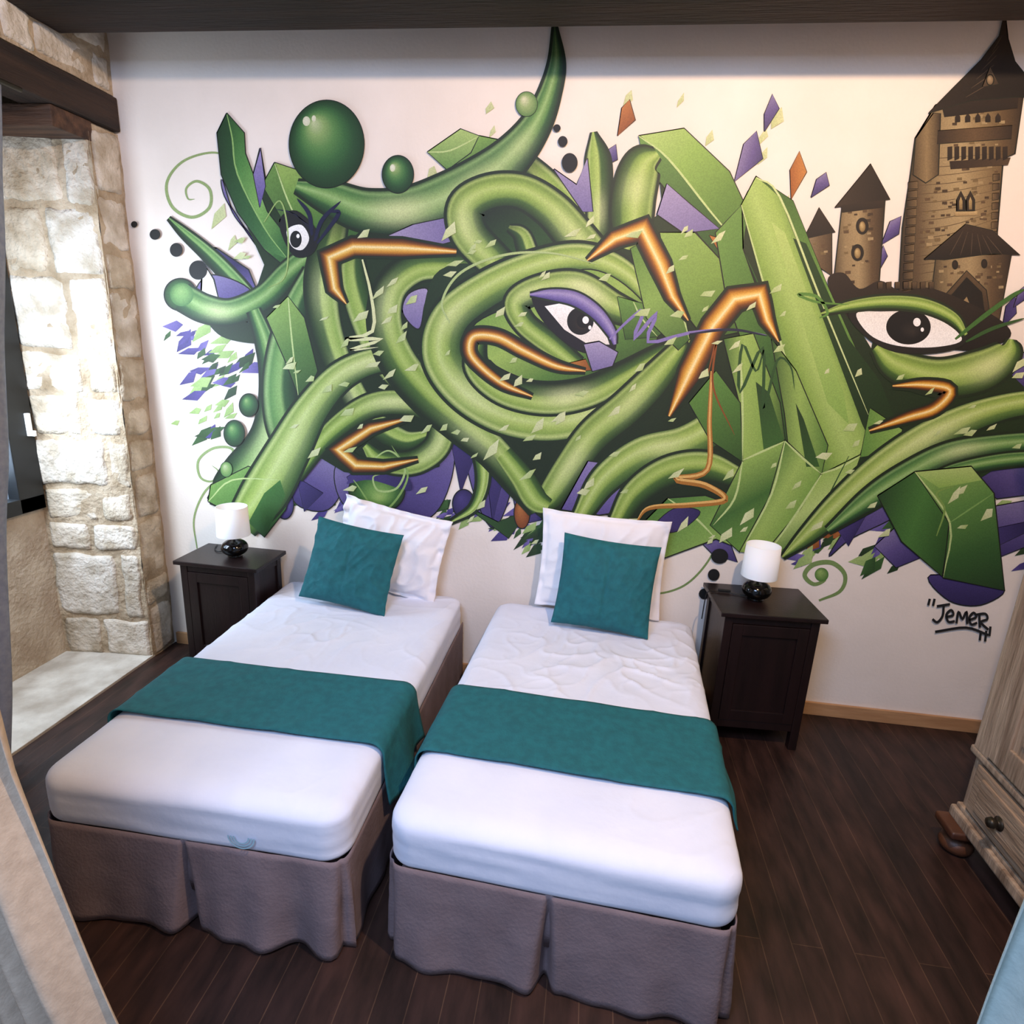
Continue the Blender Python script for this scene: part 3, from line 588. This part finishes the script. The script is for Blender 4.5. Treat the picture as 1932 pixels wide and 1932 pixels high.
# ------------------------------------------------------------------ beds
def make_bed(loc,rz,hw,hl,first,label):
    bed=empty('single_bed',loc,rz); tag(bed,label,'bed',group='twin single beds')
    v,f=rbox(hw-.03,hl-.02,.1,(.03,.03,.02),8,12,3,.22); mk('bed_base',v,f,M_taupe,bed)
    sd=Vector((3.1 if first else 9.7,0,0))
    def fn(p,d):
        top=1 if p.z>.06 else 0
        if top:
            q=Vector((p.x,p.y,0))+noise.noise_vector(Vector((p.x*2.5,p.y*2.5,0))+sd)*.12
            rid=(1-abs(noise.noise(Vector((q.x*5+q.y*3.4,q.y*5-q.x*2.6,2))+sd)))**10
            rid2=(1-abs(noise.noise(Vector((q.x*9-q.y*5,q.y*7+q.x*2.6,7))+sd)))**12
            msk=max(0,noise.noise(Vector((p.x*2,p.y*2,4))+sd)+.45) * (1 if p.y>-.2 else .25)
            return Vector((0,0,.003*noise.noise(Vector((p.x*3,p.y*3,0))+sd)+(.010*rid+.006*rid2)*msk))
        s=.004*noise.noise(Vector((p.x*3,p.y*3,p.z*30))+sd)
        return Vector((d.x*s,d.y*s,0))
    v,f=rbox(hw,hl,.1,(.085,.085,.045),130,210,16,.42,fn); mk('mattress',v,f,M_sheet,bed)
    path=[]; rc=.06
    def seg(a,b,n): 
        for i in range(n): path.append((a[0]+(b[0]-a[0])*i/n,a[1]+(b[1]-a[1])*i/n))
    a,b_=hw+.004,hl+.004
    seg((-a,b_),(-a,-b_+rc),120)
    for i in range(8): t=math.pi+i/8*math.pi/2; path.append((-a+rc+rc*math.cos(t),-b_+rc+rc*math.sin(t)))
    seg((-a+rc,-b_),(a-rc,-b_),140)
    for i in range(8): t=1.5*math.pi+i/8*math.pi/2; path.append((a-rc+rc*math.cos(t),-b_+rc+rc*math.sin(t)))
    seg((a,-b_+rc),(a,b_),120); path.append((a,b_))
    N=len(path); L=[0]
    for i in range(1,N): L.append(L[-1]+math.dist(path[i],path[i-1]))
    sF=L[128+68]; c1=L[124]; c2=L[272]
    K=16; vs=[];fs=[]
    for i,(x,y) in enumerate(path):
        p,q=path[max(i-1,0)],path[min(i+1,N-1)]; tx,ty=q[0]-p[0],q[1]-p[1]; l=math.hypot(tx,ty); nx,ny=ty/l,-tx/l
        s=L[i]; front=1 if 126<=i<=274 else .3
        amp=(1.0 if (first and s>sF) else .45)*front
        for k in range(K+1):
            t=k/K
            w=(.018*math.sin(s*21+1)+.010*math.sin(s*38+2))*amp+.010*front*noise.noise(Vector((s*4,t*1.5,5 if first else 1)))
            off=-.004+(.03 if front==1 else .012)*t+w*t*1.1+.0015*noise.noise(Vector((s*14,t*9,3)))
            for sc_,wd,am in ((sF,.016,.07),(c1,.014,.045),(c2,.014,.045)):
                e=math.exp(-((s-sc_)/(wd*(.4+t)))**2); off-=am*e*min(1,t*1.5+.1)
            z=.348-(.338)*t+.004*t*math.sin(s*13)
            vs.append((x+nx*off,y+ny*off,max(.006,z)))
    for i in range(N-1):
        for k in range(K): fs.append((i*(K+1)+k,i*(K+1)+k+1,(i+1)*(K+1)+k+1,(i+1)*(K+1)+k))
    o=mk('bed_skirt',vs,fs,M_taupe,bed)
    md=o.modifiers.new('t','SOLIDIFY'); md.thickness=.004
    return bed
bedL=make_bed((-1.150,-.885,0),0,.515,.85,True,'single bed with white fitted sheet and taupe skirt beside stone wall')
bedR=make_bed((.044,-.895,0),math.radians(-3),.52,.84,False,'single bed with white fitted sheet and taupe skirt beside bare floor')
g=G()
for r in (.045,.036,.027):
    n=20
    for i in range(n):
        a0,a1=math.pi+math.pi*i/n,math.pi+math.pi*(i+1)/n
        q=[(r*math.cos(a0),0,r*math.sin(a0)),(r*math.cos(a1),0,r*math.sin(a1)),((r-.005)*math.cos(a1),0,(r-.005)*math.sin(a1)),((r-.005)*math.cos(a0),0,(r-.005)*math.sin(a0))]
        g.add(q,[(0,1,2,3)])
g.obj('mattress_emblem',mat('emblem_teal','#a3c8d6',.8),bedL,loc=(.19,-.857,.405))
def runner(bed_loc,rz,hw,y0,y1,hl_,hr,label,seed):
    zt=.530; path=[]
    r=.05; e=hw+.008
    for i in range(7): path.append((-e,zt-r-hl_*(1-i/6)))
    for i in range(1,7): t=math.pi-i/6*math.pi/2; path.append((-e+r+r*math.cos(t),zt-r+r*math.sin(t)))
    for i in range(1,60): path.append((-e+r+(2*e-2*r)*i/60,zt))
    for i in range(7): t=math.pi/2-i/6*math.pi/2; path.append((e-r+r*math.cos(t),zt-r+r*math.sin(t)))
    for i in range(1,12): path.append((e+.02*(i/11)**1.5,zt-r-hr*i/11))
    K=30; vs=[];fs=[]
    for i,(x,z) in enumerate(path):
        for k in range(K+1):
            y=y0+(y1-y0)*k/K; h=.003*noise.noise(Vector((x*4+seed,y*8,0)))+.003+.004*(1-abs(noise.noise(Vector((x*4-y*3,y*5,seed)))))**8
            hang=max(0,zt-r-z)
            dx=(1 if x>0 else -1)*hang*.12*(math.sin(y*18+seed)+1)
            vs.append((x+dx,y+.006*noise.noise(Vector((x*3,k*.01,seed)))-hang*.03,z+h))
    for i in range(len(path)-1):
        for k in range(K): fs.append((i*(K+1)+k,(i+1)*(K+1)+k,(i+1)*(K+1)+k+1,i*(K+1)+k+1))
    o=mk('bed_runner',vs,fs,M_teal,None,loc=bed_loc,rot=(0,0,rz)); md=o.modifiers.new('t','SOLIDIFY'); md.thickness=.005; md.offset=1
    tag(o,label,'bed runner',group='teal bed runners')
runner((-1.150,-.885,0),0,.515,-.52,-.12,.05,.19,'teal cloth runner draped over edge of bed beside stone wall',2)
runner((.044,-.895,0),math.radians(-3),.52,-.53,-.10,.05,.06,'teal cloth runner across bed beside bare floor',8)
def pillow(name,w,h,th,mt,flange,loc,rot,seed,wr=.008,seam=False):
    n=64; vs=[];fs=[]
    def P(i,j,side):
        u=-1+2*i/n; v=-1+2*j/n
        k=1-flange
        uu=min(1,abs(u)/k); vv=min(1,abs(v)/k)
        t=th/2*((1-uu**2.6)**.55 if uu<1 else 0)*((1-vv**2.6)**.55 if vv<1 else 0)
        pinch=.05
        x=u*w/2*(1-pinch*(1-v*v)); z=v*h/2*(1-pinch*(1-u*u))
        nz=noise.noise(Vector((u*2.5+seed,v*2.5,seed)))*wr + (1-abs(noise.noise(Vector((u*3+seed,v*2.4-u*2,seed+3)))))**7*wr*.9
        if seam: nz-=.008*math.exp(-(u/.035)**2)*(1-abs(v))**.5
        y=(t+.002)*side + (nz*side if t>.004 else noise.noise(Vector((u*5,v*5,seed)))*wr*1.6)
        return (x,y,z+h/2)
    for side in (-1,1):
        b0=len(vs)
        for i in range(n+1):
            for j in range(n+1): vs.append(P(i,j,side))
        for i in range(n):
            for j in range(n):
                a=b0+i*(n+1)+j; q=(a,a+n+1,a+n+2,a+1); fs.append(q if side<0 else q[::-1])
    M=(n+1)*(n+1)
    rim=[i*(n+1) for i in range(n+1)]+[n*(n+1)+j for j in range(1,n+1)]+[i*(n+1)+n for i in range(n-1,-1,-1)]+[j for j in range(n-1,0,-1)]
    for a,b in zip(rim,rim[1:]+rim[:1]): fs.append((b,a,a+M,b+M))
    return mk(name,vs,fs,mt,None,loc=loc,rot=rot)
rd=math.radians
o=pillow('bed_pillow',.62,.48,.14,M_pil,.12,(-1.075,-.15,.538),(rd(-10),rd(9),rd(-4)),3,.018); tag(o,'rumpled white pillow leaning behind teal cushion beside stone wall','pillow',group='white pillows')
o=pillow('bed_pillow',.66,.53,.13,M_pil,.07,(.10,-.135,.535),(rd(-5),rd(1),rd(-3)),11,.008); tag(o,'smooth white square pillow standing upright against mural wall','pillow',group='white pillows')
o=pillow('throw_cushion',.48,.43,.12,M_teal,.02,(-1.205,-.385,.54),(rd(-22),rd(6),rd(-5)),5,.008,True); tag(o,'teal square cushion tilted against rumpled white pillow','cushion',group='teal cushions')
o=pillow('throw_cushion',.48,.455,.12,M_teal,.02,(.115,-.36,.54),(rd(-18),rd(3),rd(-4)),9,.006,True); tag(o,'teal square cushion leaning on smooth white pillow','cushion',group='teal cushions')
# ------------------------------------------------------------------ nightstands
def nightstand(x,y,rz,label,w=.49,d=.38,H=.72):
    e=empty('nightstand',(x,y,0),rz); tag(e,label,'nightstand',group='dark wooden nightstands')
    g=G(); g.box(-w/2,w/2,-d/2,d/2,H-.022,H,bev=.004); g.obj('table_top',M_blk,e)
    g=G(); a,b_=w/2-.025,d/2-.02
    g.box(-a+.01,a-.01,-b_+.018,b_-.005,.1,H-.022)
    g.box(-a+.04,a-.04,-b_+.004,-b_+.02,H-.06,H-.022,bev=.002); g.box(-a+.04,a-.04,-b_+.004,-b_+.02,.1,.14,bev=.002)
    for s in (-1,1):
        x0=s*(a-.004); 
        g.box(min(x0,x0-s*.016),max(x0,x0-s*.016),-b_+.04,b_-.04,H-.07,H-.022); g.box(min(x0,x0-s*.016),max(x0,x0-s*.016),-b_+.04,b_-.04,.1,.16)
    g.obj('cabinet_body',M_blk,e)
    for sx in (-1,1):
        for sy in (-1,1):
            g=G(); cx,cy=sx*(a-.02),sy*(b_-.02); g.box(cx-.02,cx+.02,cy-.02,cy+.02,0,H-.022,bev=.003); g.obj('leg',M_blk,e)
    g=G(); yf=-b_+.003
    x0,x1,z0,z1=-a+.042,a-.042,.143,H-.063
    for q in ((x0,x0+.05,z0,z1),(x1-.05,x1,z0,z1),(x0+.05,x1-.05,z0,z0+.055),(x0+.05,x1-.05,z1-.055,z1)): g.box(q[0],q[1],yf-.004,yf+.012,q[2],q[3],bev=.002)
    g.box(x0+.04,x1-.04,yf+.006,yf+.014,z0+.04,z1-.04)
    g.obj('cabinet_door',M_blk,e)
    return e
nightstand(-1.91,-.20,rd(-1),'dark brown wooden nightstand with panel door beside stone wall',.48,.31,.69)
nightstand(.905,-.205,rd(3.5),'dark brown wooden nightstand with panel door on bare wood floor')
def lamp(x,y,z,label,cordpts,sw):
    e=empty('table_lamp',(x,y,z)); tag(e,label,'table lamp',group='small table lamps')
    g=G(); pr=[(0.001,.001),(.035,.001),(.04,.004)]
    for i in range(13):
        t=-math.pi/2*.8+i/12*math.pi*.8; pr.append((.070*math.cos(t),.050+.048*math.sin(t)))
    pr+=[(.018,.098),(.012,.102),(.011,.115),(.001,.116)]
    g.lathe(pr,0,0,40); g.obj('lamp_base',M_lampb,e,True)
    g=G(); g.lathe([(.086,.122),(.080,.282),(.077,.282),(.083,.122),(.086,.122)],0,0,48)
    g.box(-.078,.078,-.002,.002,.2,.204); g.box(-.002,.002,-.078,.078,.2,.204); g.lathe([(.001,.11),(.012,.11),(.012,.2),(.001,.2)],0,0,16)
    g.obj('lamp_shade',M_shade,e,True)
    g=G(); g.tube(cr(cordpts,8),.0028); g.obj('power_cord',M_cord,e,True)
    if sw: g=G(); g.box(sw[0]-.03,sw[0]+.03,sw[1]-.009,sw[1]+.009,.002,.016,bev=.004); g.obj('cord_switch',M_cord,e)
lamp(-1.885,-.2,.691,'small lamp, black ball base, white drum shade, by stone wall',[(-.04,.02,.004),(-.08,.05,.004),(-.12,.03,.004),(-.16,.06,.004),(-.18,.10,.004),(-.19,.13,.004)],None)
lamp(.872,-.2,.721,'small lamp, black ball base, white drum shade, cord with switch',[(-.04,.02,.004),(-.09,.03,.004),(-.14,.05,.005),(-.19,.04,.004),(-.222,.03,.004),(-.232,.03,-.04),(-.234,.035,-.15)],(-.14,.05))
# ------------------------------------------------------------------ armoire
A=empty('armoire',(1.6,-1.43,0)); tag(A,'antique weathered oak wardrobe with bun feet on dark floor','wardrobe')
yb,yf=-.62,.57
g=G(); g.box(.0,.62,yb,yf,.14,2.05,bev=.006)
g.box(-.03,.64,yb-.03,yf+.02,.12,.17,bev=.01); g.box(-.015,.63,yb-.015,yf+.01,.17,.19,bev=.006)
g.box(-.02,.63,yb-.02,yf+.015,.425,.455,bev=.008)
g.box(-.05,.65,yb-.05,yf+.04,2.05,2.10,bev=.012); g.box(-.08,.67,yb-.08,yf+.06,2.10,2.15,bev=.012)
g.box(-.018,.0,yf-.085,yf,.455,2.05,bev=.004); g.box(-.018,.0,yb,yb+.085,.455,2.05,bev=.004)
g.obj('wardrobe_body',M_arm,A)
g=G(); g.box(-.02,.0,yb+.05,yf-.05,.205,.41,bev=.005); g.box(-.028,-.015,yb+.1,yf-.1,.235,.38,bev=.006); dr=g.obj('drawer',M_armh,A)
for yy in (.33,-.33):
    g=G(); g.lathe([(.001,0),(.026,.0),(.026,.003),(.014,.005),(.012,.012),(.021,.024),(.017,.038),(.001,.042)],0,0,24)
    k=g.obj('drawer_knob',M_metal,dr,True,loc=(-.028,yy,.30),rot=(0,-math.pi/2,0))
for (a,b_) in ((yb+.09,-.03),(-.02,yf-.09)):
    g=G()
    for q in ((a,a+.09,.47,2.03),(b_-.09,b_,.47,2.03),(a+.09,b_-.09,.47,.57),(a+.09,b_-.09,1.93,2.03),(a+.09,b_-.09,1.2,1.29)): g.box(-.024,-.002,q[0],q[1],q[2],q[3],bev=.005)
    g.box(-.014,-.004,a+.08,b_-.08,.56,1.94)
    for z0_,z1_ in ((.61,1.16),(1.33,1.89)): g.box(-.022,-.01,a+.13,b_-.13,z0_,z1_,bev=.008)
    g.obj('wardrobe_door',M_arm,A)
for xx in (-.01,.56):
    for yy in (yb+.04,yf-.04):
        g=G(); g.box(xx-.065,xx+.065,yy-.065,yy+.065,.09,.125,bev=.01)
        g.lathe([(.001,0),(.036,.0),(.055,.012),(.062,.032),(.055,.055),(.036,.064),(.042,.072),(.058,.088),(.001,.092)],xx,yy,28)
        g.obj('foot',M_foot,A,True)
# ------------------------------------------------------------------ curtains
def curtain(name,edge,far,y0,mt,label,amp=.025,fr=9,axis='x',ztop=2.85):
    n=140; K=50; vs=[];fs=[]
    for k in range(K+1):
        z=.01+(ztop-.01)*k/K
        e=edge(z)
        for i in range(n+1):
            t=i/n; c=e+(far-e)*t
            o=amp*math.sin(t*fr*2*math.pi+.6*math.sin(z*2))*(1-.25*z/ztop)+.03*noise.noise(Vector((t*5,z*1.6,fr)))+.008*noise.noise(Vector((t*22,z*2.5,fr)))
            vs.append((c,y0+o,z) if axis=='x' else (y0+o,c,z))
    for k in range(K):
        for i in range(n): a=k*(n+1)+i; fs.append((a,a+1,a+n+2,a+n+1))
    o=mk(name,vs,fs,mt); md=o.modifiers.new('t','SOLIDIFY'); md.thickness=.002
    tag(o,label,'curtain',group='window and doorway curtains'); return o
def e1(z): return -1.075+.29*max(0,(1.05-z)/1.05)**1.25
curtain('curtain',e1,-1.75,-2.3,M_curt,'off-white linen curtain hanging to floor, flared at hem',.035,9)
def e2(z): return .745-.03*max(0,(.95-z))
curtain('curtain',e2,1.3,-2.3,M_curt2,'pale blue curtain hanging to floor near wardrobe',.03,6)
curtain('curtain',lambda z:-1.17+.46*z/2.6,-1.75,-2.41,mat('grey_blue_curtain','#8f96a6',.9,'#80879a',40,.1,150),'grey blue curtain hanging beside stone window niche',.012,7,'y',2.78)
g=G(); g.tube([(XL+.03,-2.3,2.88),(XR-.01,-2.3,2.88)],.014,12); o=g.obj('curtain_rod',M_metal,None,True); tag(o,'metal curtain rod spanning between side walls','curtain rod')
g=G(); g.tube([(-2.405,-.6,2.79),(-2.405,-1.85,2.79)],.01,12); o=g.obj('curtain_rod',M_metal,None,True); tag(o,'short metal curtain rod beside stone window niche','curtain rod')
# ------------------------------------------------------------------ lights
def area(name,loc,target,size,power,c,sy=None):
    l=bpy.data.lights.new(name,'AREA'); l.size=size; l.energy=power; l.color=c
    if sy: l.shape='RECTANGLE'; l.size_y=sy
    o=bpy.data.objects.new(name,l); col.objects.link(o); o.location=loc
    o.rotation_euler=(Vector(target)-Vector(loc)).to_track_quat('-Z','Y').to_euler(); return o
area('window_daylight',(XO+.22,-1.05,1.75),(-2.2,-.1,1.3),.35,26,(.74,.86,1),1.2)
area('window_daylight_room',(XO+.1,-.7,1.6),(-1.3,-.9,.7),.6,22,(.62,.78,1),1.2)
area('rear_daylight',(-.7,-3.4,3.35),(-.5,-1.4,.5),1.2,125,(.50,.66,1),1.2)
l=bpy.data.lights.new('ceiling_lamp','POINT'); l.energy=215; l.color=(1,.68,.42); l.shadow_soft_size=.04
o=bpy.data.objects.new('ceiling_lamp',l); col.objects.link(o); o.location=(.7,-2.15,3.33)
w=bpy.data.worlds.new('world'); sc.world=w; w.use_nodes=True; bg=w.node_tree.nodes['Background']; bg.inputs['Color'].default_value=(.55,.72,1,1); bg.inputs['Strength'].default_value=.5
